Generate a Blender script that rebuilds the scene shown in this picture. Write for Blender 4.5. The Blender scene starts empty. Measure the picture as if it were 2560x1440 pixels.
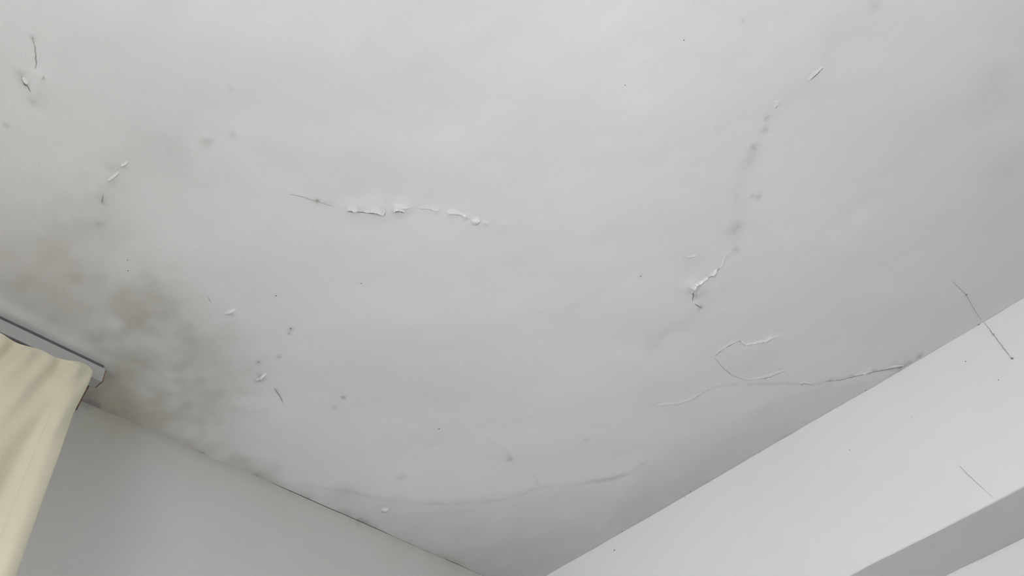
import bpy, bmesh, math, random
import numpy as np
from mathutils import Matrix, Vector

random.seed(7)
rng = np.random.default_rng(7)
SC = bpy.context.scene
COL = SC.collection

# ------------------------------------------------------------------ camera
# World: +X towards the ceiling beam, +Y towards the curtained wall, Z up, metres, floor at 0.
F_PX = 1751.0
EYE = np.array([0.0, 0.0, 1.5])
RW = np.array([[0.59410851, 0.52250813, 0.61157202],      # rows: world axes in camera (right, down, forward)
               [-0.77696876, 0.56957014, 0.2681593],
               [-0.20821774, -0.63448807, 0.74435896]])
cd = bpy.data.cameras.new('camera')
cam = bpy.data.objects.new('camera', cd)
COL.objects.link(cam)
cd.sensor_width = 36.0
cd.lens = 36.0 * F_PX / 2560.0
cd.clip_start = 0.02
m3 = Matrix([[RW[i][0], -RW[i][1], -RW[i][2]] for i in range(3)])
cam.matrix_world = Matrix.Translation(EYE.tolist()) @ m3.to_4x4()
SC.camera = cam

# ------------------------------------------------------------------ light
SC.view_settings.view_transform = 'Standard'
SC.view_settings.look = 'None'
SC.view_settings.gamma = 1.0
SC.view_settings.use_curve_mapping = False
SC.view_settings.exposure = 0.06

world = bpy.data.worlds.new('overcast_sky')
SC.world = world
world.use_nodes = True
wbg = world.node_tree.nodes['Background']
wbg.inputs['Color'].default_value = (0.80, 0.90, 1.0, 1)
wbg.inputs['Strength'].default_value = 1.0

def area(name, loc, direction, sx, sy, power, col):
    ld = bpy.data.lights.new(name, 'AREA')
    ld.shape = 'RECTANGLE'
    ld.size, ld.size_y = sx, sy
    ld.energy = power
    ld.color = col
    o = bpy.data.objects.new(name, ld)
    COL.objects.link(o)
    o.location = loc
    o.rotation_euler = Vector(direction).to_track_quat('-Z', 'Z').to_euler()
    return o

# daylight entering through two windows of the room and an added third (each lamp fills its own window opening)
area('daylight_side_window', (-0.60, 1.47, 1.625), (0, -1, 0), 1.50, 1.35, 135, (0.962, 0.972, 1.0))
area('daylight_rear_window', (-1.62, -0.45, 1.55), (1, 0, 0), 1.9, 1.5, 95, (0.962, 0.972, 1.0))
area('added_front_light', (0.50, -2.22, 1.30), (0, 1, 0), 1.9, 1.8, 38, (0.962, 0.972, 1.0))  # unseen opening added to grade the ceiling light from the near side

# ------------------------------------------------------------------ sizes
ZC = 2.75            # ceiling
YW = 1.356           # curtained wall
XB = 2.257           # near face of the beam
XR = 2.62            # wall beyond the beam
ZB = 2.278           # underside of the beam
XK, YK = -1.50, -2.10
YR = 1.226           # front face of the curtain rail

def ray(u, v):
    return RW @ np.array([u - 1280.0, v - 720.0, F_PX])

def on_ceiling(u, v):
    d = ray(u, v); p = EYE + d * ((ZC - EYE[2]) / d[2]); return p[0], p[1]

def on_beam(u, v):
    d = ray(u, v); p = EYE + d * (XB / d[0]); return p[1], p[2]

def on_wall(u, v):
    d = ray(u, v); p = EYE + d * (YW / d[1]); return p[0], p[2]

# ------------------------------------------------------------------ helpers
def new_mesh(name, verts, faces, mat=None, parent=None, smooth=False):
    me = bpy.data.meshes.new(name)
    me.from_pydata([tuple(map(float, v)) for v in verts], [], faces)
    me.update()
    if smooth:
        me.polygons.foreach_set('use_smooth', [True] * len(me.polygons))
    o = bpy.data.objects.new(name, me)
    COL.objects.link(o)
    if mat: me.materials.append(mat)
    if parent: o.parent = parent
    return o

def np_mesh(name, V, Q, mat, parent=None, smooth=True, attrs=None):
    """Mesh from numpy vertices and quads; float attributes per vertex."""
    me = bpy.data.meshes.new(name)
    nv, nf = len(V), len(Q)
    me.vertices.add(nv)
    me.vertices.foreach_set('co', np.asarray(V, np.float32).ravel())
    me.loops.add(nf * 4)
    me.loops.foreach_set('vertex_index', np.asarray(Q, np.int32).ravel())
    me.polygons.add(nf)
    me.polygons.foreach_set('loop_start', np.arange(0, nf * 4, 4, dtype=np.int32))
    me.update(calc_edges=True)
    me.polygons.foreach_set('use_smooth', np.full(nf, smooth))
    for k, a in (attrs or {}).items():
        at = me.attributes.new(k, 'FLOAT', 'POINT')
        at.data.foreach_set('value', np.asarray(a, np.float32).ravel())
    me.validate()
    me.materials.append(mat)
    o = bpy.data.objects.new(name, me)
    COL.objects.link(o)
    if parent: o.parent = parent
    return o

def box_into(bm, lo, hi):
    r = bmesh.ops.create_cube(bm, size=1.0)
    for v in r['verts']:
        for i in range(3):
            v.co[i] = lo[i] + (v.co[i] + 0.5) * (hi[i] - lo[i])

def boxes(name, lst, mat, parent=None, bevel=0.0):
    bm = bmesh.new()
    for lo, hi in lst: box_into(bm, lo, hi)
    if bevel:
        bmesh.ops.bevel(bm, geom=list(bm.edges), offset=bevel, segments=3, affect='EDGES', profile=0.5)
    me = bpy.data.meshes.new(name)
    bm.to_mesh(me); bm.free()
    me.materials.append(mat)
    o = bpy.data.objects.new(name, me)
    COL.objects.link(o)
    if parent: o.parent = parent
    return o

def structure(o, label=None, cat=None):
    o['kind'] = 'structure'
    if label: o['label'] = label
    if cat: o['category'] = cat
    return o

def hash2(i, j, seed):
    n = (i * 374761393 + j * 668265263 + seed * 1442695041) & 0x7fffffff
    n = ((n ^ (n >> 13)) * 1274126177) & 0x7fffffff
    return ((n ^ (n >> 16)) & 0xffff) / 65535.0

def vnoise(x, y, seed=0):
    """Smooth value noise in [-1, 1]."""
    x = np.asarray(x, float); y = np.asarray(y, float)
    i = np.floor(x).astype(np.int64); j = np.floor(y).astype(np.int64)
    fx = x - i; fy = y - j
    fx = fx * fx * fx * (fx * (fx * 6 - 15) + 10); fy = fy * fy * fy * (fy * (fy * 6 - 15) + 10)
    a, b = hash2(i, j, seed), hash2(i + 1, j, seed)
    c, d = hash2(i, j + 1, seed), hash2(i + 1, j + 1, seed)
    return 2 * ((a * (1 - fx) + b * fx) * (1 - fy) + (c * (1 - fx) + d * fx) * fy) - 1

def seg_dist(X, Y, pts):
    """Distance to a polyline (broadcast) in the plane."""
    best = np.full(X.shape, 9.0)
    for (x0, y0), (x1, y1) in zip(pts[:-1], pts[1:]):
        dx, dy = x1 - x0, y1 - y0
        L = dx * dx + dy * dy + 1e-12
        t = np.clip(((X - x0) * dx + (Y - y0) * dy) / L, 0, 1)
        best = np.minimum(best, np.hypot(X - x0 - t * dx, Y - y0 - t * dy))
    return best

# ------------------------------------------------------------------ materials
def nodes_of(m):
    m.use_nodes = True
    nt = m.node_tree
    return nt, nt.nodes, nt.links, nt.nodes['Principled BSDF']

def paint(name, base, mild_shade=(0.37, 0.355, 0.275), grime=(0.30, 0.285, 0.27), stained=True, grain=0.25):
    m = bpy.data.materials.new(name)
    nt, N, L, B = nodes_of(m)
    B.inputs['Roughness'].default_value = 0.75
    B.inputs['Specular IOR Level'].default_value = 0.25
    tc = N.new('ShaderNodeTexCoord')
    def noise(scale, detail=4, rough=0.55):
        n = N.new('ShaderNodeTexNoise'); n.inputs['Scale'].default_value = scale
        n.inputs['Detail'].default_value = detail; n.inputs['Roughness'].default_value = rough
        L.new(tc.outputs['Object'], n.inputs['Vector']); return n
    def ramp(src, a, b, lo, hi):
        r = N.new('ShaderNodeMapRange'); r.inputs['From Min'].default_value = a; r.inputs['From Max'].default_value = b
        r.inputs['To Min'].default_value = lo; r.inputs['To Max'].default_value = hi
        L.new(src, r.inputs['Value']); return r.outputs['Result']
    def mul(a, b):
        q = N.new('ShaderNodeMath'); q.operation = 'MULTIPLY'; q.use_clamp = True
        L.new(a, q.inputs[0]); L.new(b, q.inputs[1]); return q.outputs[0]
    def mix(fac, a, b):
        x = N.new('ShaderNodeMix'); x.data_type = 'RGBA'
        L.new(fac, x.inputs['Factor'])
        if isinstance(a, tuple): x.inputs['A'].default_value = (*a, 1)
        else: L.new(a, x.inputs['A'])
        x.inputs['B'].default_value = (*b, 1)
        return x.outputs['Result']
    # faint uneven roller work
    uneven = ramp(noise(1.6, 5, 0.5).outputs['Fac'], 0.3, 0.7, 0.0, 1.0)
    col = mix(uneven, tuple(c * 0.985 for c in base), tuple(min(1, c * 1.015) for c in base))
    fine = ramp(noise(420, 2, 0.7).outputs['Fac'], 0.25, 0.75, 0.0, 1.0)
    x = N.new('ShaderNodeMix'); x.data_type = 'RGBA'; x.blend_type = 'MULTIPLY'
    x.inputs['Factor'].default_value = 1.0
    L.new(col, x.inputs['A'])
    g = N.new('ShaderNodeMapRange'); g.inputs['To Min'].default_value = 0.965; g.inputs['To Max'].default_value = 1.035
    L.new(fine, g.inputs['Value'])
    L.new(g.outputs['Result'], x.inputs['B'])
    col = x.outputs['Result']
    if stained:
        a = N.new('ShaderNodeAttribute'); a.attribute_name = 'mildew_shade'
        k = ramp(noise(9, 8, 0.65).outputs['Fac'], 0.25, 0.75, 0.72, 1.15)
        col = mix(mul(a.outputs['Fac'], k), col, mild_shade)
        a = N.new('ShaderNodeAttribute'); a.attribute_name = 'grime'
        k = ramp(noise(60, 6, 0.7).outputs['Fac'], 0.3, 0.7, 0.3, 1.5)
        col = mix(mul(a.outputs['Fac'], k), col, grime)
        a = N.new('ShaderNodeAttribute'); a.attribute_name = 'damp_shade'
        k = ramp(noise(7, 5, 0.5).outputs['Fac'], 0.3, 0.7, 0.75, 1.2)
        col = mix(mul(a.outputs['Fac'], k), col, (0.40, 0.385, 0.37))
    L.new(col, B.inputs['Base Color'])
    bump = N.new('ShaderNodeBump'); bump.inputs['Strength'].default_value = grain
    bump.inputs['Distance'].default_value = 0.002
    L.new(noise(150, 5, 0.6).outputs['Fac'], bump.inputs['Height'])
    L.new(bump.outputs['Normal'], B.inputs['Normal'])
    return m

def plain(name, col, rough=0.6, metal=0.0, var=0.08, scale=30, bump=0.1):
    m = bpy.data.materials.new(name)
    nt, N, L, B = nodes_of(m)
    B.inputs['Roughness'].default_value = rough
    B.inputs['Metallic'].default_value = metal
    n = N.new('ShaderNodeTexNoise'); n.inputs['Scale'].default_value = scale; n.inputs['Detail'].default_value = 5
    tc = N.new('ShaderNodeTexCoord'); L.new(tc.outputs['Object'], n.inputs['Vector'])
    r = N.new('ShaderNodeValToRGB')
    r.color_ramp.elements[0].color = (*[c * (1 - var) for c in col], 1)
    r.color_ramp.elements[1].color = (*[min(1, c * (1 + var)) for c in col], 1)
    L.new(n.outputs['Fac'], r.inputs['Fac']); L.new(r.outputs['Color'], B.inputs['Base Color'])
    b = N.new('ShaderNodeBump'); b.inputs['Strength'].default_value = bump; b.inputs['Distance'].default_value = 0.002
    L.new(n.outputs['Fac'], b.inputs['Height']); L.new(b.outputs['Normal'], B.inputs['Normal'])
    return m

WHITE = (0.74, 0.735, 0.735)
M_CEIL = paint('ceiling_paint', WHITE)
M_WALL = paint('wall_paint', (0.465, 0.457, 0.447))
M_BEAM = paint('beam_paint', (0.68, 0.685, 0.685), stained=True, grain=0.15)
M_PLAIN = paint('plain_wall_paint', (0.74, 0.735, 0.73), stained=False)
M_GREY = paint('grey_wall_paint', (0.40, 0.39, 0.38), stained=False)
M_FLAKE = plain('flaking_paint', (0.74, 0.735, 0.73), 0.7, var=0.03, scale=60)
M_CRACK = plain('dirty_crack', (0.27, 0.25, 0.235), 0.9, var=0.35, scale=120)
M_HAIR = plain('hairline_crack', (0.40, 0.38, 0.36), 0.9, var=0.3, scale=120)
M_RAIL = plain('rail_paint', (0.36, 0.352, 0.335), 0.55, var=0.05, scale=25)
M_GAP_SHADE = plain('gap_shade', (0.10, 0.09, 0.095), 0.8, var=0.3, scale=40)  # near-black tone for the shaded gaps at the rail
M_RUST = plain('rusty_steel', (0.25, 0.18, 0.145), 0.8, 0.3, var=0.4, scale=80)
M_FLOOR = plain('floor_tiles', (0.12, 0.115, 0.11), 0.4, var=0.1, scale=4, bump=0.02)
M_FRAME = plain('window_frame_paint', (0.75, 0.75, 0.73), 0.4, var=0.02)

M_GLASS = bpy.data.materials.new('window_glass')
nt, N, L, B = nodes_of(M_GLASS)
tr = N.new('ShaderNodeBsdfTransparent'); gl = N.new('ShaderNodeBsdfGlossy'); gl.inputs['Roughness'].default_value = 0.02
fr = N.new('ShaderNodeFresnel'); mx = N.new('ShaderNodeMixShader')
L.new(fr.outputs[0], mx.inputs[0]); L.new(tr.outputs[0], mx.inputs[1]); L.new(gl.outputs[0], mx.inputs[2])
L.new(mx.outputs[0], N['Material Output'].inputs['Surface'])

def cloth(name, col):
    m = bpy.data.materials.new(name)
    nt, N, L, B = nodes_of(m)
    B.inputs['Roughness'].default_value = 0.55
    B.inputs['Sheen Weight'].default_value = 0.2
    tc = N.new('ShaderNodeTexCoord')
    n = N.new('ShaderNodeTexNoise'); n.inputs['Scale'].default_value = 14; n.inputs['Detail'].default_value = 5
    L.new(tc.outputs['Object'], n.inputs['Vector'])
    r = N.new('ShaderNodeValToRGB')
    r.color_ramp.elements[0].color = (*[c * 0.94 for c in col], 1)
    r.color_ramp.elements[1].color = (*[min(1, c * 1.05) for c in col], 1)
    L.new(n.outputs['Fac'], r.inputs['Fac']); L.new(r.outputs['Color'], B.inputs['Base Color'])
    w = N.new('ShaderNodeTexWave'); w.inputs['Scale'].default_value = 260; w.inputs['Distortion'].default_value = 1.0
    L.new(tc.outputs['Object'], w.inputs['Vector'])
    b = N.new('ShaderNodeBump'); b.inputs['Strength'].default_value = 0.12; b.inputs['Distance'].default_value = 0.001
    L.new(w.outputs['Fac'], b.inputs['Height']); L.new(b.outputs['Normal'], B.inputs['Normal'])
    t = N.new('ShaderNodeBsdfTranslucent'); L.new(r.outputs['Color'], t.inputs['Color'])
    x = N.new('ShaderNodeMixShader'); x.inputs[0].default_value = 0.25
    L.new(B.outputs[0], x.inputs[1]); L.new(t.outputs[0], x.inputs[2])
    L.new(x.outputs[0], N['Material Output'].inputs['Surface'])
    return m

M_CURTAIN = cloth('cream_curtain_cloth', (0.76, 0.71, 0.54))

# ------------------------------------------------------------------ ceiling: real relief, stains and painted corner shade
def P(*uv):
    return [on_ceiling(u, v) for u, v in uv]

# (centre, radius across, radius along, turn in the ceiling plane, strength)
MILDEW_SPOTS = [   # olive damp marks (photo point, radius m, strength)
    ((385, 770), 0.075, 0.34), ((340, 745), 0.05, 0.16), ((470, 860), 0.085, 0.26), ((560, 960), 0.09, 0.22),
    ((520, 1040), 0.10, 0.20), ((170, 640), 0.09, 0.16), ((60, 600), 0.12, 0.10), ((230, 740), 0.10, 0.14),
    ((120, 790), 0.12, 0.26), ((40, 700), 0.16, 0.10), ((330, 940), 0.06, 0.30), ((285, 985), 0.055, 0.66), ((350, 1015), 0.065, 0.44), ((320, 900), 0.07, 0.32), ((250, 900), 0.06, 0.22), ((420, 960), 0.09, 0.22), ((500, 1000), 0.09, 0.14),
    ((430, 1040), 0.07, 0.22), ((560, 1120), 0.07, 0.20), ((255, 540), 0.06, 0.14), ((545, 850), 0.06, 0.14),
    ((1150, 1420), 0.08, 0.16), ((1270, 1455), 0.10, 0.26), ((1010, 1330), 0.07, 0.10), ((870, 1240), 0.06, 0.12),
    ((1870, 900), 0.07, 0.05), ((1920, 880), 0.05, 0.05), ((1900, 960), 0.05, 0.06), ((2240, 915), 0.03, 0.20),
    ((640, 1180), 0.06, 0.16), ((1640, 840), 0.05, 0.06), ((1840, 560), 0.05, 0.06),
]
MILDEW_LINES = [   # (points, half width m, strength)
    ([(225, 1005), (480, 1118), (895, 1302), (1115, 1400), (1305, 1475)], 0.030, 0.30),
    ([(225, 1005), (330, 1050), (480, 1118), (640, 1190)], 0.055, 0.30),
]
GRIME_SPOTS = [
    ((228, 1008), 0.017, 0.9), ((245, 1012), 0.008, 0.7), ((210, 1004), 0.008, 0.5),
    ((1911, 326), 0.010, 0.35), ((1918, 295), 0.008, 0.30), ((1885, 369), 0.012, 0.30), ((1875, 396), 0.016, 0.12),
    ((1880, 489), 0.009, 0.30), ((1896, 491), 0.009, 0.36), ((1838, 568), 0.018, 0.22), ((1838, 623), 0.010, 0.36),
    ((1860, 420), 0.03, 0.07), ((1840, 470), 0.03, 0.06), ((1729, 650), 0.03, 0.10),
    ((858, 993), 0.0075, 0.60), ((836, 1018), 0.008, 0.25), ((727, 822), 0.006, 0.55), ((723, 833), 0.004, 0.5),
    ((697, 890), 0.006, 0.40), ((653, 938), 0.010, 0.45), ((643, 950), 0.008, 0.40), ((645, 905), 0.006, 0.35),
    ((642, 1188), 0.008, 0.5), ((490, 1125), 0.010, 0.45), ((505, 1130), 0.007, 0.45), ((770, 1245), 0.008, 0.4),
    ((897, 1301), 0.010, 0.60), ((910, 1308), 0.009, 0.5), ((938, 1320), 0.008, 0.45), ((1065, 1379), 0.009, 0.45),
    ((1085, 1388), 0.006, 0.4), ((1114, 1401), 0.006, 0.5),
    ((2126, 939), 0.008, 0.35), ((2170, 929), 0.010, 0.5), ((2182, 924), 0.008, 0.4), ((2230, 913), 0.010, 0.55),
    ((2250, 915), 0.012, 0.6), ((2298, 889), 0.012, 0.55), ((2270, 905), 0.014, 0.4), ((2335, 879), 0.012, 0.35),
    ((2075, 949), 0.008, 0.35), ((1950, 925), 0.007, 0.45), ((1913, 943), 0.006, 0.30), ((2006, 957), 0.008, 0.30),
    ((2414, 736), 0.0055, 0.55), ((1750, 765), 0.007, 0.55), ((1741, 735), 0.012, 0.30), ((1755, 730), 0.02, 0.16),
    ((1600, 688), 0.005, 0.35), ((1726, 640), 0.005, 0.4), ((793, 499), 0.005, 0.5), ((1274, 1144), 0.012, 0.3),
    ((1465, 1096), 0.010, 0.2), ((58, 187), 0.009, 0.35), ((66, 207), 0.006, 0.5), ((84, 252), 0.008, 0.25),
    ((17, 311), 0.006, 0.3), ((85, 92), 0.004, 0.35), ((292, 418), 0.014, 0.22), ((278, 442), 0.010, 0.22),
    ((258, 488), 0.011, 0.26), ((259, 502), 0.006, 0.3), ((250, 559), 0.008, 0.32), ((515, 346), 0.011, 0.16),
    ((581, 335), 0.008, 0.25), ((579, 220), 0.005, 0.25), ((2185, 12), 0.012, 0.2), ((1003, 1197), 0.018, 0.14),
    ((2470, 250), 0.05, 0.07), ((2490, 180), 0.03, 0.10), ((2520, 420), 0.06, 0.10), ((1855, 52), 0.006, 0.3),
    ((440, 375), 0.03, 0.06), ((420, 370), 0.05, 0.06), ((860, 1230), 0.03, 0.14),
]
GRIME_LINES = [
    ([(750, 1212), (806, 1223), (872, 1230), (930, 1244), (1037, 1257), (1137, 1257), (1261, 1246), (1340, 1216),
      (1406, 1208), (1443, 1207), (1522, 1195), (1568, 1182), (1610, 1155)], 0.011, 0.20),
    ([(1220, 1095), (1258, 1120), (1285, 1160)], 0.010, 0.14),
    ([(1440, 1207), (1522, 1194), (1575, 1180), (1605, 1160)], 0.013, 0.16),
    ([(1330, 1165), (1345, 1208)], 0.008, 0.14),
    ([(985, 1205), (1005, 1192)], 0.010, 0.14),
    ([(1611, 1011), (1647, 1010), (1691, 1008), (1727, 997), (1753, 979), (1789, 965), (1840, 958)], 0.005, 0.26),
    ([(1870, 960), (1960, 957), (2033, 960), (2075, 949), (2126, 940), (2180, 926), (2250, 917), (2320, 888)], 0.007, 0.26),
    ([(1753, 768), (1720, 800), (1640, 850), (1590, 915)], 0.022, 0.10),
    ([(2089, 60), (2075, 110), (2057, 170), (2026, 199), (1945, 262), (1915, 300), (1880, 380), (1850, 470), (1838, 600)], 0.022, 0.05),
    ([(720, 480), (760, 490), (800, 502), (840, 515)], 0.006, 0.14),
    ([(225, 1005), (480, 1118), (895, 1302), (1115, 1400), (1305, 1475)], 0.015, 0.26),
    ([(688, 972), (705, 1000), (712, 1016)], 0.004, 0.40),
    ([(2560, 744), (2445, 812), (2320, 884), (1900, 1126), (1600, 1300), (1365, 1440)], 0.006, 0.24),
    ([(1900, 1030), (1960, 1000), (2060, 975), (2160, 955)], 0.035, 0.18),
    ([(290, 400), (265, 460), (250, 520), (200, 560)], 0.03, 0.10),
]
BUMPS = [   # (point, radius m, drop m)
    ((963, 1276), 0.0075, 0.0060), ((1189, 551), 0.0060, 0.0028), ((1163, 541), 0.005, 0.002), ((311, 408), 0.007, 0.0018),
    ((655, 942), 0.009, 0.003), ((581, 780), 0.008, 0.002), ((515, 343), 0.010, 0.0025), ((1215, 555), 0.006, 0.0015),
    ((1130, 533), 0.010, 0.0015), ((1090, 524), 0.009, 0.0012), ((280, 440), 0.010, 0.0022), ((1817, 634), 0.008, 0.0015),
    ((1786, 680), 0.008, 0.0018), ((1917, 847), 0.010, 0.0025), ((1005, 520), 0.02, 0.003), ((1728, 712), 0.020, 0.0035),
    ((1260, 558), 0.008, 0.001), ((268, 455), 0.011, 0.002), ((2250, 905), 0.012, 0.0025), ((2172, 922), 0.010, 0.0025),
    ((940, 520), 0.03, 0.003), ((880, 515), 0.02, 0.002), ((105, 185), 0.008, 0.0015), ((1880, 890), 0.07, 0.003),
    ((148, 34), 0.006, 0.0012), ((80, 215), 0.02, 0.002), ((240, 560), 0.02, 0.0015), ((2150, 960), 0.05, 0.004),
]

def graded(lo, hi, flo, fhi, fine, coarse):
    a = np.arange(lo, flo, coarse); b = np.arange(flo, fhi, fine); c = np.arange(fhi, hi, coarse)
    return np.unique(np.round(np.concatenate([a, b, c, [hi]]), 5))

XS = graded(XK, XR, -0.06, 2.26, 0.004, 0.06)
YS = graded(YK, YW, -0.80, 1.352, 0.004, 0.06)
CEIL = {'bumps': [(on_ceiling(*p), r, h) for p, r, h in BUMPS]}

def sag(X, Y):
    """How far the old plaster hangs below the true ceiling plane, in metres."""
    h = 0.0045 * vnoise(X / 0.42 + 3.1, Y / 0.42 + 7.7, 1) + 0.0018 * vnoise(X / 0.15 + 1.3, Y / 0.15, 2)
    h = h * (1 - 0.8 * np.clip((Y - 1.08) / 0.10, 0, 1) * np.clip((0.75 - X) / 0.15, 0, 1))
    h = h + 0.0005 * vnoise(X / 0.045, Y / 0.045, 3) + 0.00012 * vnoise(X / 0.014, Y / 0.014, 4)
    h = h + 0.0007 * vnoise(X / 0.06, Y / 0.06, 5) * np.clip((X - (XB - 0.12)) / 0.12, 0, 1)
    for (cx, cy), r, d in CEIL['bumps']:
        h = h + d * np.exp(-((X - cx) ** 2 + (Y - cy) ** 2) / (r * r))
    return h + 0.0015

GX, GY = np.meshgrid(XS, YS, indexing='ij')
H = sag(GX, GY)
mild_shade = np.zeros_like(GX); grime = np.zeros_like(GX)
wob = 1 + 0.35 * vnoise(GX / 0.03, GY / 0.03, 11)
for tgt, spots, lines in ((mild_shade, MILDEW_SPOTS, MILDEW_LINES), (grime, GRIME_SPOTS, GRIME_LINES)):
    for (u, v), r, s in spots:
        cx, cy = on_ceiling(u, v)
        d2 = ((GX - cx) ** 2 + (GY - cy) ** 2) / (r * r) * wob
        tgt += s * np.exp(-d2)
    for pts, w, s in lines:
        q = P(*pts)
        xs = [p[0] for p in q]; ys = [p[1] for p in q]; k = 4 * w
        ix = np.where((XS > min(xs) - k) & (XS < max(xs) + k))[0]; iy = np.where((YS > min(ys) - k) & (YS < max(ys) + k))[0]
        if len(ix) == 0 or len(iy) == 0: continue
        sl = (slice(ix[0], ix[-1] + 1), slice(iy[0], iy[-1] + 1))
        d = seg_dist(GX[sl], GY[sl], q) / w
        tgt[sl] += s * np.exp(-d * d * wob[sl]) * (0.65 + 0.5 * vnoise(GX[sl] / 0.05, GY[sl] / 0.05, 12))
# water-stained plaster past the tide mark, plus painted-in shade towards the beam corner
tide = P((700, 1205), (806, 1223), (872, 1230), (930, 1244), (1037, 1257), (1137, 1257), (1261, 1246), (1340, 1216), (1443, 1207),
         (1568, 1182), (1640, 1120), (1740, 1060), (1850, 1020), (1960, 985), (2100, 955), (2250, 918))
tx = np.array([p[0] + p[1] * 0 for p in tide]); ty = np.array([p[1] for p in tide])
axis = np.array([math.cos(math.radians(-42)), math.sin(math.radians(-42))])      # runs along the tide mark
nrm = np.array([-axis[1], axis[0]])                                               # towards the corner
ta = tx * axis[0] + ty * axis[1]; tn = tx * nrm[0] + ty * nrm[1]
o_ = np.argsort(ta)
past = GX * nrm[0] + GY * nrm[1] - np.interp(GX * axis[0] + GY * axis[1], ta[o_], tn[o_])
past = past + 0.012 * vnoise(GX / 0.06, GY / 0.06, 14)
soft = 0.008 + 0.05 * np.clip((1.30 - GY) / 0.6, 0, 1) ** 1.5
damp_shade = 0.10 / (1 + np.exp(-past / soft)) * (1 - 0.5 * np.clip((0.9 - GY) / 0.5, 0, 1)) + 0.30 * np.clip(past / 0.32, 0, 1)
for (u, v), rr, st in [((450, 280), 0.13, 0.07), ((820, 380), 0.10, 0.09), ((960, 450), 0.08, 0.05), ((1350, 330), 0.10, 0.05),
                       ((2300, 330), 0.30, 0.06), ((1760, 480), 0.10, 0.05), ((380, 380), 0.09, 0.08), ((1800, 760), 0.15, 0.05),
                       ((1150, 1000), 0.2, 0.04), ((2080, 100), 0.10, 0.06), ((1830, 330), 0.10, 0.05), ((1700, 1010), 0.2, 0.05)]:
    cx, cy = on_ceiling(u, v)
    damp_shade += st * np.exp(-((GX - cx) ** 2 + (GY - cy) ** 2) / (rr * rr) * wob)
damp_shade = np.clip(damp_shade, 0, 0.7)
mild_shade += 0.10 * np.clip(past / 0.35, 0, 1)  # corner shade added to the olive tint
mild_shade = np.clip(mild_shade, 0, 0.8); grime = np.clip(grime, 0, 0.95)

nx, ny = GX.shape
V = np.stack([GX, GY, ZC - H], -1).reshape(-1, 3)
idx = np.arange(nx * ny).reshape(nx, ny)
Q = np.stack([idx[:-1, :-1], idx[:-1, 1:], idx[1:, 1:], idx[1:, :-1]], -1).reshape(-1, 4)
ceiling = np_mesh('ceiling', V, Q, M_CEIL, attrs={'mildew_shade': mild_shade, 'grime': grime, 'damp_shade': damp_shade})
structure(ceiling, 'old white plaster ceiling with cracks, water stains, painted corner shade and flaking paint', 'ceiling')
boxes('ceiling_slab', [((XK - 0.15, YK - 0.15, ZC + 0.006), (XR + 0.15, YW + 0.15, ZC + 0.18))], M_PLAIN, ceiling)

# ------------------------------------------------------------------ cracks and curled flakes of paint
def resample(pts, step):
    out = []
    for a, b in zip(pts[:-1], pts[1:]):
        n = max(1, int(math.dist(a, b) / step))
        for k in range(n):
            t = k / n
            out.append((a[0] + (b[0] - a[0]) * t, a[1] + (b[1] - a[1]) * t))
    out.append(pts[-1])
    return out

def crack(uv, half, name='crack', jit=0.0009, label=None):
    """A dirt-filled crack: a thin irregular sliver standing a hair proud of the plaster."""
    pts = resample(P(*uv), 0.004)
    n = len(pts); vs = []; fs = []
    for i, (x, y) in enumerate(pts):
        a = pts[max(0, i - 1)]; b = pts[min(n - 1, i + 1)]
        t = np.array([b[0] - a[0], b[1] - a[1]]); t = t / (np.linalg.norm(t) + 1e-9)
        nn = np.array([-t[1], t[0]])
        taper = min(1, (i + 0.4) / (0.2 * n + 1), (n - 0.6 - i) / (0.2 * n + 1))
        w = 0.62 * half * max(0.12, taper) * (0.55 + 0.9 * random.random())
        o = nn * random.uniform(-jit, jit)
        c = np.array([x, y]) + o
        for s in (-1, 1):
            p = c + nn * s * w
            z = ZC - float(sag(np.array([p[0]]), np.array([p[1]]))[0])
            vs.append((p[0], p[1], z - 0.0006)); vs.append((p[0], p[1], z + 0.0012))
    for i in range(n - 1):
        a, b = 4 * i, 4 * i + 4
        fs += [(a, a + 2, b + 2, b), (a + 1, b + 1, b + 3, a + 3), (a, b, b + 1, a + 1), (a + 2, a + 3, b + 3, b + 2)]
    e = 4 * (n - 1)
    fs += [(0, 1, 3, 2), (e, e + 2, e + 3, e + 1)]
    o = new_mesh(name, vs, fs, M_CRACK if half >= 0.0011 else M_HAIR, ceiling)
    if label: o['label'] = label
    return o

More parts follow.
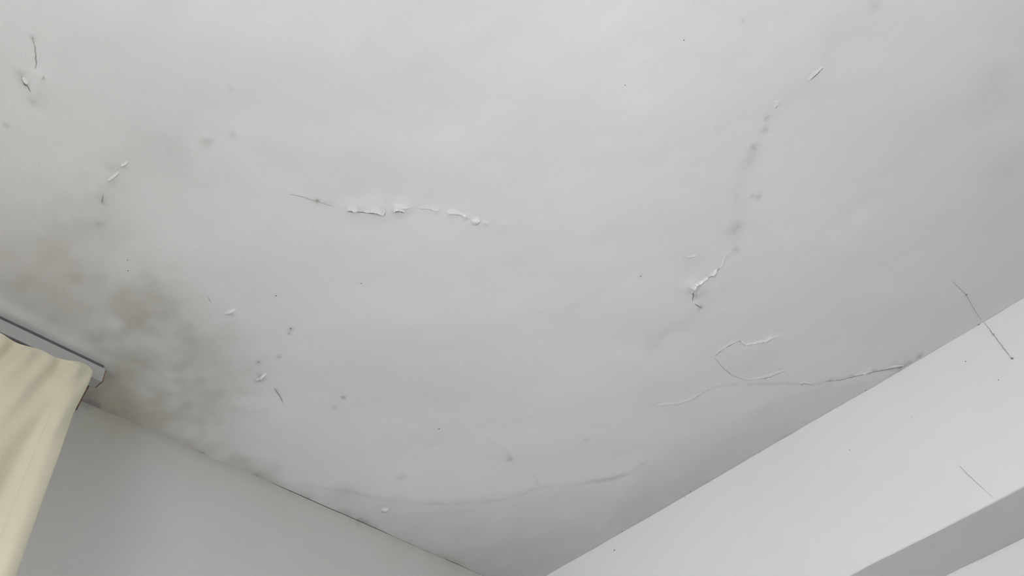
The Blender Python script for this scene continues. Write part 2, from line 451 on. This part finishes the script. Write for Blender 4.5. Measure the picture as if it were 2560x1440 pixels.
def flake(uv, width, lift, hinge=None, label=None):
    """A curled strip of paint: fixed along its hinge side, hanging free along the given edge."""
    pts = resample(P(*uv), 0.0035)
    n = len(pts); R = 6; vs = []; fs = []
    mx = np.mean(np.array(pts), 0)
    if hinge:
        h = np.array(on_ceiling(uv[0][0] + hinge[0], uv[0][1] + hinge[1])) - np.array(on_ceiling(*uv[0]))
    else:
        h = -mx
    h = h / np.linalg.norm(h)
    for i, (x, y) in enumerate(pts):
        taper = math.sin(math.pi * (i + 0.5) / n) ** 0.45
        w = 1.15 * width * taper * (0.8 + 0.4 * random.random())
        l = 0.42 * lift * taper * (0.6 + 0.7 * random.random())
        jx = np.array([random.uniform(-1, 1), random.uniform(-1, 1)]) * 0.0011
        for k in range(R):
            t = k / (R - 1)                       # 0 hinge .. 1 free edge
            p = np.array([x, y]) + h * w * (1 - t) + jx * t
            z = ZC - float(sag(np.array([p[0]]), np.array([p[1]]))[0])
            d = l * t ** 1.8
            th = 0.0006
            vs.append((p[0], p[1], z - d - 0.0002)); vs.append((p[0], p[1], z - d - 0.0002 + th))
    for i in range(n - 1):
        for k in range(R - 1):
            a = 2 * (i * R + k); b = a + 2; c = a + 2 * R; d = c + 2
            fs += [(a, b, d, c), (a + 1, c + 1, d + 1, b + 1)]
        a = 2 * (i * R + R - 1); c = a + 2 * R
        fs.append((a, a + 1, c + 1, c))
        a = 2 * i * R; c = a + 2 * R
        fs.append((a, c, c + 1, a + 1))
    for k in range(R - 1):
        a = 2 * k; fs.append((a, a + 1, a + 3, a + 2))
        a = 2 * ((n - 1) * R + k); fs.append((a, a + 2, a + 3, a + 1))
    o = new_mesh('paint_flake', vs, fs, M_FLAKE, ceiling)
    o['label'] = label or 'curled flake of white paint hanging along a crack'
    return o

# long crack across the middle
flake([(868, 525), (877, 523), (884, 527), (893, 525)], 0.012, 0.004)
flake([(912, 527), (922, 529), (934, 527), (946, 531), (955, 535), (963, 530)], 0.014, 0.005)
flake([(984, 529), (989, 525), (997, 524), (1005, 525), (1011, 528)], 0.012, 0.006)
flake([(985, 514), (1002, 518), (1024, 521)], 0.010, 0.002)
flake([(1050, 521), (1075, 522), (1095, 527)], 0.010, 0.0015)
flake([(1120, 532), (1145, 533), (1163, 540), (1168, 544)], 0.011, 0.0025)
flake([(1178, 550), (1188, 557), (1200, 552)], 0.010, 0.0035)
crack([(868, 526), (893, 526), (925, 529), (963, 532)], 0.0011)
crack([(986, 528), (1000, 526), (1010, 529)], 0.0013)
crack([(725, 482), (760, 490), (793, 500), (830, 512)], 0.0005)
# torn crack on the right
flake([(1812, 640), (1804, 661), (1798, 667)], 0.007, 0.006, hinge=(-20, -16))
flake([(1791, 672), (1784, 682), (1774, 688)], 0.008, 0.007, hinge=(-20, -16))
flake([(1770, 692), (1756, 702), (1744, 708), (1737, 713)], 0.009, 0.008, hinge=(-14, -20))
flake([(1742, 706), (1736, 714), (1730, 722), (1727, 729)], 0.012, 0.012, hinge=(-20, -14))
flake([(1742, 728), (1737, 735), (1733, 741)], 0.010, 0.006, hinge=(16, -12))
crack([(1722, 726), (1729, 727), (1732, 733), (1731, 741), (1729, 750)], 0.0022, label='open dark crack where the paint has torn')
crack([(1744, 703), (1737, 709), (1733, 716)], 0.0016)
crack([(1806, 657), (1797, 668), (1786, 680), (1776, 688), (1758, 700), (1744, 709)], 0.0012)
crack([(1735, 757), (1744, 763), (1753, 767)], 0.0020)
crack([(1806, 655), (1803, 663)], 0.0008)
crack([(1720, 641), (1727, 640), (1740, 637)], 0.0010)
# loose plaque by the beam
flake([(1784, 889), (1797, 877), (1811, 867), (1829, 857), (1847, 849)], 0.010, 0.0022, hinge=(-8, -12))
flake([(1847, 849), (1862, 860), (1880, 857), (1900, 853), (1915, 850), (1920, 845), (1949, 838)], 0.007, 0.0045, hinge=(0, -16))
flake([(1864, 949), (1884, 947), (1900, 944), (1922, 940), (1962, 924)], 0.012, 0.003, hinge=(-4, -14))
crack([(1786, 893), (1807, 918), (1829, 936), (1864, 949)], 0.0009)
crack([(1784, 889), (1811, 867), (1847, 849), (1862, 860)], 0.0011)
crack([(1895, 946), (1925, 941), (1962, 925)], 0.0010)
# ragged line running into the beam
flake([(1998, 957), (2011, 955), (2022, 957)], 0.009, 0.003)
flake([(2135, 936), (2160, 931), (2180, 925)], 0.012, 0.004)
flake([(2215, 918), (2240, 913), (2258, 912)], 0.012, 0.004)
flake([(1640, 1011), (1691, 1007), (1727, 996), (1753, 978)], 0.010, 0.0018)
crack([(1998, 959), (2011, 957), (2033, 961)], 0.0010)
crack([(2060, 952), (2100, 948), (2150, 934), (2180, 926), (2240, 917), (2262, 912)], 0.0014)
# hairline cracks
crack([(2378, 700), (2395, 717), (2414, 736), (2430, 765), (2452, 800)], 0.0008)
crack([(2026, 200), (2040, 188), (2057, 170)], 0.0011)
flake([(2022, 200), (2040, 185), (2057, 168)], 0.008, 0.002, hinge=(-10, -10))
crack([(1940, 269), (1944, 262), (1946, 250)], 0.0011)
flake([(1938, 270), (1944, 262), (1946, 252)], 0.010, 0.003, hinge=(-14, -6))
crack([(83, 90), (88, 108), (91, 126), (92, 145), (93, 168)], 0.0008)
crack([(57, 188), (60, 199), (66, 208), (72, 212), (78, 226)], 0.0014)
flake([(58, 192), (61, 200), (67, 207)], 0.006, 0.0025, hinge=(12, -6))
crack([(112, 186), (109, 194)], 0.0010)
crack([(522, 741), (524, 748), (528, 755)], 0.0008)
crack([(688, 970), (694, 982), (703, 995), (708, 1005)], 0.0012)
crack([(648, 900), (645, 906)], 0.0012)
crack([(259, 482), (257, 496), (258, 506)], 0.0010)
flake([(302, 412), (310, 410), (320, 404)], 0.008, 0.002)
flake([(270, 448), (285, 440), (298, 430)], 0.009, 0.002)
flake([(562, 784), (575, 781), (590, 773)], 0.009, 0.002)
flake([(640, 950), (652, 946), (666, 934)], 0.009, 0.003)
flake([(1718, 641), (1728, 641), (1740, 636)], 0.008, 0.002)

# small dark specks of dirt, past counting: one mesh
def specks(name, spots, place, normal, parent):
    bm = bmesh.new()
    for (u, v), r in spots:
        c = place(u, v)
        res = bmesh.ops.create_icosphere(bm, subdivisions=1, radius=1.0)
        for w in res['verts']:
            q = w.co.copy(); s = r * random.uniform(0.75, 1.25)
            q = Vector((q.x * s, q.y * s, q.z * s))
            for i in range(3):
                if abs(normal[i]) > 0.5: q[i] *= 0.3
            w.co = q + Vector(c)
    me = bpy.data.meshes.new(name); bm.to_mesh(me); bm.free()
    me.materials.append(M_CRACK)
    o = bpy.data.objects.new(name, me); COL.objects.link(o); o.parent = parent; o['kind'] = 'stuff'
    return o

def ceil3(u, v):
    x, y = on_ceiling(u, v)
    return (x, y, ZC - float(sag(np.array([x]), np.array([y]))[0]))

specks('dirt_specks', [((2445, 811), 0.0042), ((903, 708), 0.0018), ((690, 738), 0.0022), ((1098, 1073), 0.0026),
    ((1560, 210), 0.0014), ((1709, 99), 0.0018), ((727, 820), 0.0025), ((2414, 735), 0.003), ((320, 648), 0.0016),
    ((321, 674), 0.0018), ((1554, 1326), 0.0035), ((1898, 1129), 0.0025), ((516, 1187), 0.002), ((306, 1070), 0.0015),
    ((1600, 688), 0.002), ((895, 1301), 0.004), ((906, 1307), 0.0035), ((1114, 1401), 0.0025), ((497, 1130), 0.003),
    ((2008, 1052), 0.002), ((2162, 972), 0.003), ((1725, 1226), 0.003), ((793, 499), 0.0022), ((66, 207), 0.0025)],
    ceil3, (0, 0, 1), ceiling)

# ------------------------------------------------------------------ beam
prof = [(XB, ZC + 0.02)]
for k in range(1, 13): prof.append((XB, ZC - 0.0 - (ZC - ZB - 0.006) * k / 12))
for k in range(1, 5):
    a = math.pi / 2 * k / 4
    prof.append((XB + 0.006 * (1 - math.cos(a)), ZB + 0.006 * (1 - math.sin(a))))
for k in range(1, 7): prof.append((XB + 0.006 + (XR - 0.006 - XB - 0.006) * k / 6, ZB))
prof += [(XR - 0.004, ZB + 0.010), (XR + 0.02, ZB + 0.010), (XR + 0.02, ZC + 0.02)]
ST = np.arange(YK, YW + 0.021, 0.02)
V = []; gr = []; mi = []
for y in ST:
    for i, (x, z) in enumerate(prof):
        dx = 0.0012 * float(vnoise(np.array(y / 0.11), np.array(z / 0.11), 21)) if i <= 14 else 0.0
        dz = 0.0012 * float(vnoise(np.array(y / 0.09), np.array(x / 0.2), 22)) if 11 <= i <= 22 else 0.0
        V.append((x + dx, y, z + dz)); gr.append(0.0); mi.append(0.0)
n = len(prof); Q = []
for s in range(len(ST) - 1):
    for i in range(n):
        j = (i + 1) % n
        Q.append((s * n + i, (s + 1) * n + i, (s + 1) * n + j, s * n + j))
beam = np_mesh('ceiling_beam', np.array(V), np.array(Q), M_BEAM, smooth=False, attrs={'grime': gr, 'mildew_shade': mi})
structure(beam, 'white painted beam dropping from the ceiling in front of the far wall', 'beam')

def beam_crack(uv, half):
    pts = resample([on_beam(u, v) for u, v in uv], 0.006)
    nn = len(pts); vs = []; fs = []
    for i, (y, z) in enumerate(pts):
        w = half * (0.5 + random.random()) * max(0.15, min(1, (i + 0.5) / 4, (nn - 0.5 - i) / 4))
        oy = random.uniform(-0.001, 0.001)
        for s in (-1, 1):
            vs.append((XB - 0.0022, y + oy + s * w, z)); vs.append((XB + 0.003, y + oy + s * w, z))
    for i in range(nn - 1):
        a, b = 4 * i, 4 * i + 4
        fs += [(a, b, b + 2, a + 2), (a + 1, a + 3, b + 3, b + 1), (a, a + 1, b + 1, b), (a + 2, b + 2, b + 3, a + 3)]
    e = 4 * (nn - 1); fs += [(0, 2, 3, 1), (e, e + 1, e + 3, e + 2)]
    return new_mesh('crack', vs, fs, M_HAIR, beam)

beam_crack([(2459, 806), (2470, 818), (2483, 836), (2497, 855), (2512, 874), (2530, 897)], 0.0010)
beam_crack([(2399, 1165), (2430, 1196), (2480, 1242)], 0.0003)
specks('dirt_specks', [((2124, 1125), 0.0018), ((2414, 904), 0.0022), ((2530, 896), 0.004), ((2484, 836), 0.003),
    ((2496, 950), 0.0018), ((1713, 1243), 0.0016), ((2060, 1000), 0.0016), ((1536, 1376), 0.003), ((2280, 1045), 0.0014)],
    lambda u, v: (XB - 0.001, *on_beam(u, v)), (1, 0, 0), beam)

# ------------------------------------------------------------------ walls, floor
# curtained wall: a fine patch where it shows, plain blocks around it, and a window opening
WX0, WX1, WZ0, WZ1 = -1.40, 0.20, 0.90, 2.35
xs = np.arange(0.15, XB + 0.004, 0.008); zs = np.append(np.arange(1.55, ZC, 0.008), ZC)
WXg, WZg = np.meshgrid(xs, zs, indexing='ij')
Yg = YW + 0.0015 * vnoise(WXg / 0.25, WZg / 0.25, 31) + 0.0004 * vnoise(WXg / 0.03, WZg / 0.03, 32)
mi = np.zeros_like(WXg); gr = np.zeros_like(WXg)
for (u, v), r, s in [((330, 1075), 0.06, 0.20), ((250, 1060), 0.08, 0.30), ((210, 1150), 0.10, 0.22), ((480, 1150), 0.08, 0.14), ((700, 1250), 0.07, 0.10),
                     ((980, 1390), 0.10, 0.16), ((1120, 1450), 0.12, 0.34), ((820, 1400), 0.20, 0.18), ((600, 1300), 0.10, 0.06), ((150, 1250), 0.10, 0.06), ((360, 1330), 0.07, 0.07)]:  # olive stains; spots by the curtain and towards the corner also paint in shade
    cx, cz = on_wall(u, v)
    mi += s * np.exp(-((WXg - cx) ** 2 + (WZg - cz) ** 2) / (r * r))
mi += 0.22 * np.exp(-((ZC - WZg) / 0.03) ** 2)
mi += 0.24 * np.exp(-((ZC - WZg) / 0.10) ** 2) * (0.75 + 0.4 * vnoise(WXg / 0.10, WZg / 0.10, 34)) * np.clip((1.75 - WXg) / 0.9, 0.35, 1)  # stain band, widened to paint in shade below the ceiling
gr += 0.26 * np.exp(-((ZC - WZg) / 0.016) ** 2) * (0.7 + 0.6 * vnoise(WXg / 0.05, WZg / 0.05, 33))
for (u, v), r, s in [((897, 1306), 0.010, 0.5), ((228, 1012), 0.012, 0.7), ((517, 1187), 0.004, 0.3), ((210, 1012), 0.010, 0.4)]:
    cx, cz = on_wall(u, v)
    gr += s * np.exp(-((WXg - cx) ** 2 + (WZg - cz) ** 2) / (r * r))
nx, nz = WXg.shape
idx = np.arange(nx * nz).reshape(nx, nz)
Q = np.stack([idx[:-1, :-1], idx[1:, :-1], idx[1:, 1:], idx[:-1, 1:]], -1).reshape(-1, 4)
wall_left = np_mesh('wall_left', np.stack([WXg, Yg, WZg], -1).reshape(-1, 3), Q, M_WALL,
                    attrs={'mildew_shade': np.clip(mi, 0, .8), 'grime': np.clip(gr, 0, .9)})
structure(wall_left, 'white plaster wall with a stained and shade-painted top edge behind the cream curtain', 'wall')
T = 0.20
boxes('wall_masonry', [((XK - T, YW, 0), (WX0, YW + T, ZC)), ((WX0, YW, 0), (WX1, YW + T, WZ0)), ((WX0, YW, WZ1), (WX1, YW + T, ZC)),
                       ((WX1, YW + 0.004, 0), (XR + T, YW + T, ZC)), ((WX1, YW, 0), (XR + T, YW + 0.004, 1.55))], M_PLAIN, wall_left)
structure(boxes('wall_right', [((XR, YK - T, 0), (XR + T, YW + 0.001, ZB + 0.02))], M_PLAIN), 'bright white wall under the ceiling beam', 'wall')
RY0, RY1, RZ0, RZ1 = -1.45, 0.55, 0.75, 2.35
FX0, FX1, FZ0, FZ1 = -0.5, 1.5, 0.35, 2.25
structure(boxes('wall_back', [((XK - T, YK - T, 0), (XK, RY0, ZC)), ((XK - T, RY1, 0), (XK, YW, ZC)),
                    ((XK - T, RY0, 0), (XK, RY1, RZ0)), ((XK - T, RY0, RZ1), (XK, RY1, ZC))], M_GREY))
structure(boxes('wall_front', [((XK, YK - T, 0), (FX0, YK, ZC)), ((FX1, YK - T, 0), (XR, YK, ZC)),
                     ((FX0, YK - T, 0), (FX1, YK, FZ0)), ((FX0, YK - T, FZ1), (FX1, YK, ZC))], M_GREY))
structure(boxes('floor', [((XK - T, YK - T, -0.1), (XR + T, YW + T, 0))], M_FLOOR))

def window(name, axis, c, a0, a1, z0, z1):
    """Casement: outer frame, mullion and glass in a wall opening. axis 'y': in the curtained wall, 'x': in the back wall."""
    def bx(p0, p1, q0, q1, d0, d1):
        return ((p0, c + d0, q0), (p1, c + d1, q1)) if axis == 'y' else ((c + d0, p0, q0), (c + d1, p1, q1))
    f = 0.05; mid = (a0 + a1) / 2
    w = boxes(name, [bx(a0, a1, z0, z0 + f, -.03, .03), bx(a0, a1, z1 - f, z1, -.03, .03), bx(a0, a0 + f, z0 + f, z1 - f, -.03, .03),
                     bx(a1 - f, a1, z0 + f, z1 - f, -.03, .03), bx(mid - .03, mid + .03, z0 + f, z1 - f, -.03, .03)], M_FRAME)
    structure(w)
    boxes('window_pane', [bx(a0 + f, mid - .03, z0 + f, z1 - f, -.003, .003), bx(mid + .03, a1 - f, z0 + f, z1 - f, -.003, .003)], M_GLASS, w)
    return w
window('window_1', 'y', YW + 0.06, WX0, WX1, WZ0, WZ1)
window('window_2', 'x', XK - 0.06, RY0, RY1, RZ0, RZ1)
window('window_3_added', 'y', YK - 0.06, FX0, FX1, FZ0, FZ1)  # added unseen window, there for the light it lets in

# ------------------------------------------------------------------ curtain rail
def empty(name, loc, label, cat):
    o = bpy.data.objects.new(name, None); COL.objects.link(o)
    o.location = loc; o['label'] = label; o['category'] = cat
    return o

def keep(o, root):
    """Parent a mesh built in world coordinates to its thing."""
    o.parent = root
    o.matrix_parent_inverse = Matrix.Translation(root.location).inverted()
    return o

RX0, RX1 = -1.45, 0.512
rail = empty('curtain_rail', (RX1, YR + 0.02, ZC), 'grey painted wooden curtain rail fixed along the ceiling above the cream curtain', 'curtain rail')
keep(boxes('rail_board', [((RX0, YR, ZC - 0.050), (RX1, YR + 0.030, ZC - 0.012))], M_RAIL, None, 0.002), rail)
b = keep(boxes('ceiling_gap_shade', [((RX0, YR + 0.004, ZC - 0.012), (RX1 - 0.004, YR + 0.026, ZC + 0.001))], M_GAP_SHADE), rail)  # dark filler painted as the shadow gap between rail and ceiling
keep(boxes('heading_gap_shade', [((RX0, YR - 0.0015, ZC - 0.0505), (0.365, YR + 0.002, ZC - 0.0465))], M_GAP_SHADE), rail)  # thin dark strip painted as the shadow gap above the curtain heading
b['label'] = 'dark strip standing in for the shadow gap between rail and ceiling'
bm = bmesh.new()
p0, p1 = (0.500, YR + 0.030), (0.528, YW + 0.001)
tx, ty = p1[0] - p0[0], p1[1] - p0[1]; Ln = math.hypot(tx, ty); px, py = -ty / Ln * 0.004, tx / Ln * 0.004
prf = [(ZC - 0.034, ZC - 0.016)]
vs = []
for (x, y) in (p0, p1):
    for s in (-1, 1):
        for z in prf[0]: vs.append((x + s * px, y + s * py, z))
e = new_mesh('end_bracket', vs, [(0, 1, 3, 2), (4, 6, 7, 5), (0, 4, 5, 1), (2, 3, 7, 6), (1, 5, 7, 3), (0, 2, 6, 4)], M_RUST)
bm.free()
e['label'] = 'rusty bracket from rail end to wall'
keep(e, rail)
keep(boxes('end_cap', [((RX1 - 0.001, YR + 0.002, ZC - 0.048), (RX1 + 0.004, YR + 0.028, ZC - 0.015))], M_RUST, None, 0.001), rail)

# ------------------------------------------------------------------ curtain
cur = empty('curtain', (0.2, YR - 0.01, 0.04), 'cream cloth curtain hanging from the grey rail against the white wall', 'curtain')
CX0 = -0.30
def edge_x(z):
    return np.interp(z, [0.0, 1.9, 2.30, 2.577, 2.641, 2.705], [0.449, 0.456, 0.463, 0.471, 0.478, 0.483])
def top_z(x):
    return np.interp(x, [-0.4, 0.295, 0.341, 0.374, 0.413, 0.448, 0.483], [2.679, 2.679, 2.681, 2.684, 2.691, 2.698, 2.702])
def cloth_y(x, z, zt):
    d = zt - z                                   # how far below the heading
    e = edge_x(z) - x                            # how far from the free edge
    ph = x + 0.27 * np.minimum(d, 0.25)
    fold = 0.0070 * np.exp(-d / 0.10) * (1 - np.exp(-d / 0.012)) * np.sin(2 * np.pi * ph / 0.046 + 0.6)
    fold = fold + 0.0035 * np.exp(-d / 0.20) * np.sin(2 * np.pi * ph / 0.083 + 2.0)
    broad = 0.016 * (1 - np.exp(-d / 0.25)) * np.sin(2 * np.pi * (x + 0.1 * d) / 0.145 + 1.1)
    ridge = -0.015 * (1 - np.exp(-d / 0.03)) * np.exp(-((e - 0.028) / 0.020) ** 2)
    turn = 0.007 * np.exp(-e / 0.008)
    return YR - 0.021 + fold + broad + ridge + turn + 0.0015 * vnoise(x / 0.03, z / 0.05, 41) * np.exp(-d / 0.2)

def sheet(name, x_from, nxs, nzs, off, thick):
    S, Tt = np.meshgrid(np.linspace(0, 1, nxs), np.linspace(0, 1, nzs) ** 1.7, indexing='ij')
    xt = x_from(2.72) + S * (0.483 - x_from(2.72))
    zt = top_z(xt)
    z = zt + (0.04 - zt) * Tt
    x = x_from(z) + S * (edge_x(z) - x_from(z))
    y = cloth_y(x, z, zt) + off
    V0 = np.stack([x, y, z], -1).reshape(-1, 3)
    V1 = V0 + np.array([0, thick, 0])
    idx = np.arange(nxs * nzs).reshape(nxs, nzs); k = nxs * nzs
    A = np.stack([idx[:-1, :-1], idx[:-1, 1:], idx[1:, 1:], idx[1:, :-1]], -1).reshape(-1, 4)
    Bq = A[:, ::-1] + k
    rim = np.concatenate([idx[:, 0], idx[-1, 1:], idx[::-1, -1][1:], idx[0, ::-1][1:]])
    Rq = np.stack([rim[:-1], rim[1:], rim[1:] + k, rim[:-1] + k], -1)
    return np_mesh(name, np.concatenate([V0, V1]), np.concatenate([A, Bq, Rq]), M_CURTAIN)
keep(sheet('curtain_panel', lambda z: np.zeros_like(z) + CX0, 260, 220, 0.0, 0.0012), cur)
for hx in np.arange(CX0 + 0.02, 0.25, 0.066):
    zt = float(top_z(np.array(hx)))
    yc = float(cloth_y(np.array(hx), np.array(zt - 0.02), np.array(zt)))
    keep(boxes('curtain_hook', [((hx - 0.0012, yc + 0.0010, zt - 0.03), (hx + 0.0012, yc + 0.0034, ZC - 0.0505)),
                                ((hx - 0.0012, yc + 0.0010, ZC - 0.0528), (hx + 0.0012, YR + 0.012, ZC - 0.0503))], M_RAIL), cur)
keep(sheet('side_hem', lambda z: edge_x(z) - 0.042, 24, 220, -0.0007, 0.0018), cur)
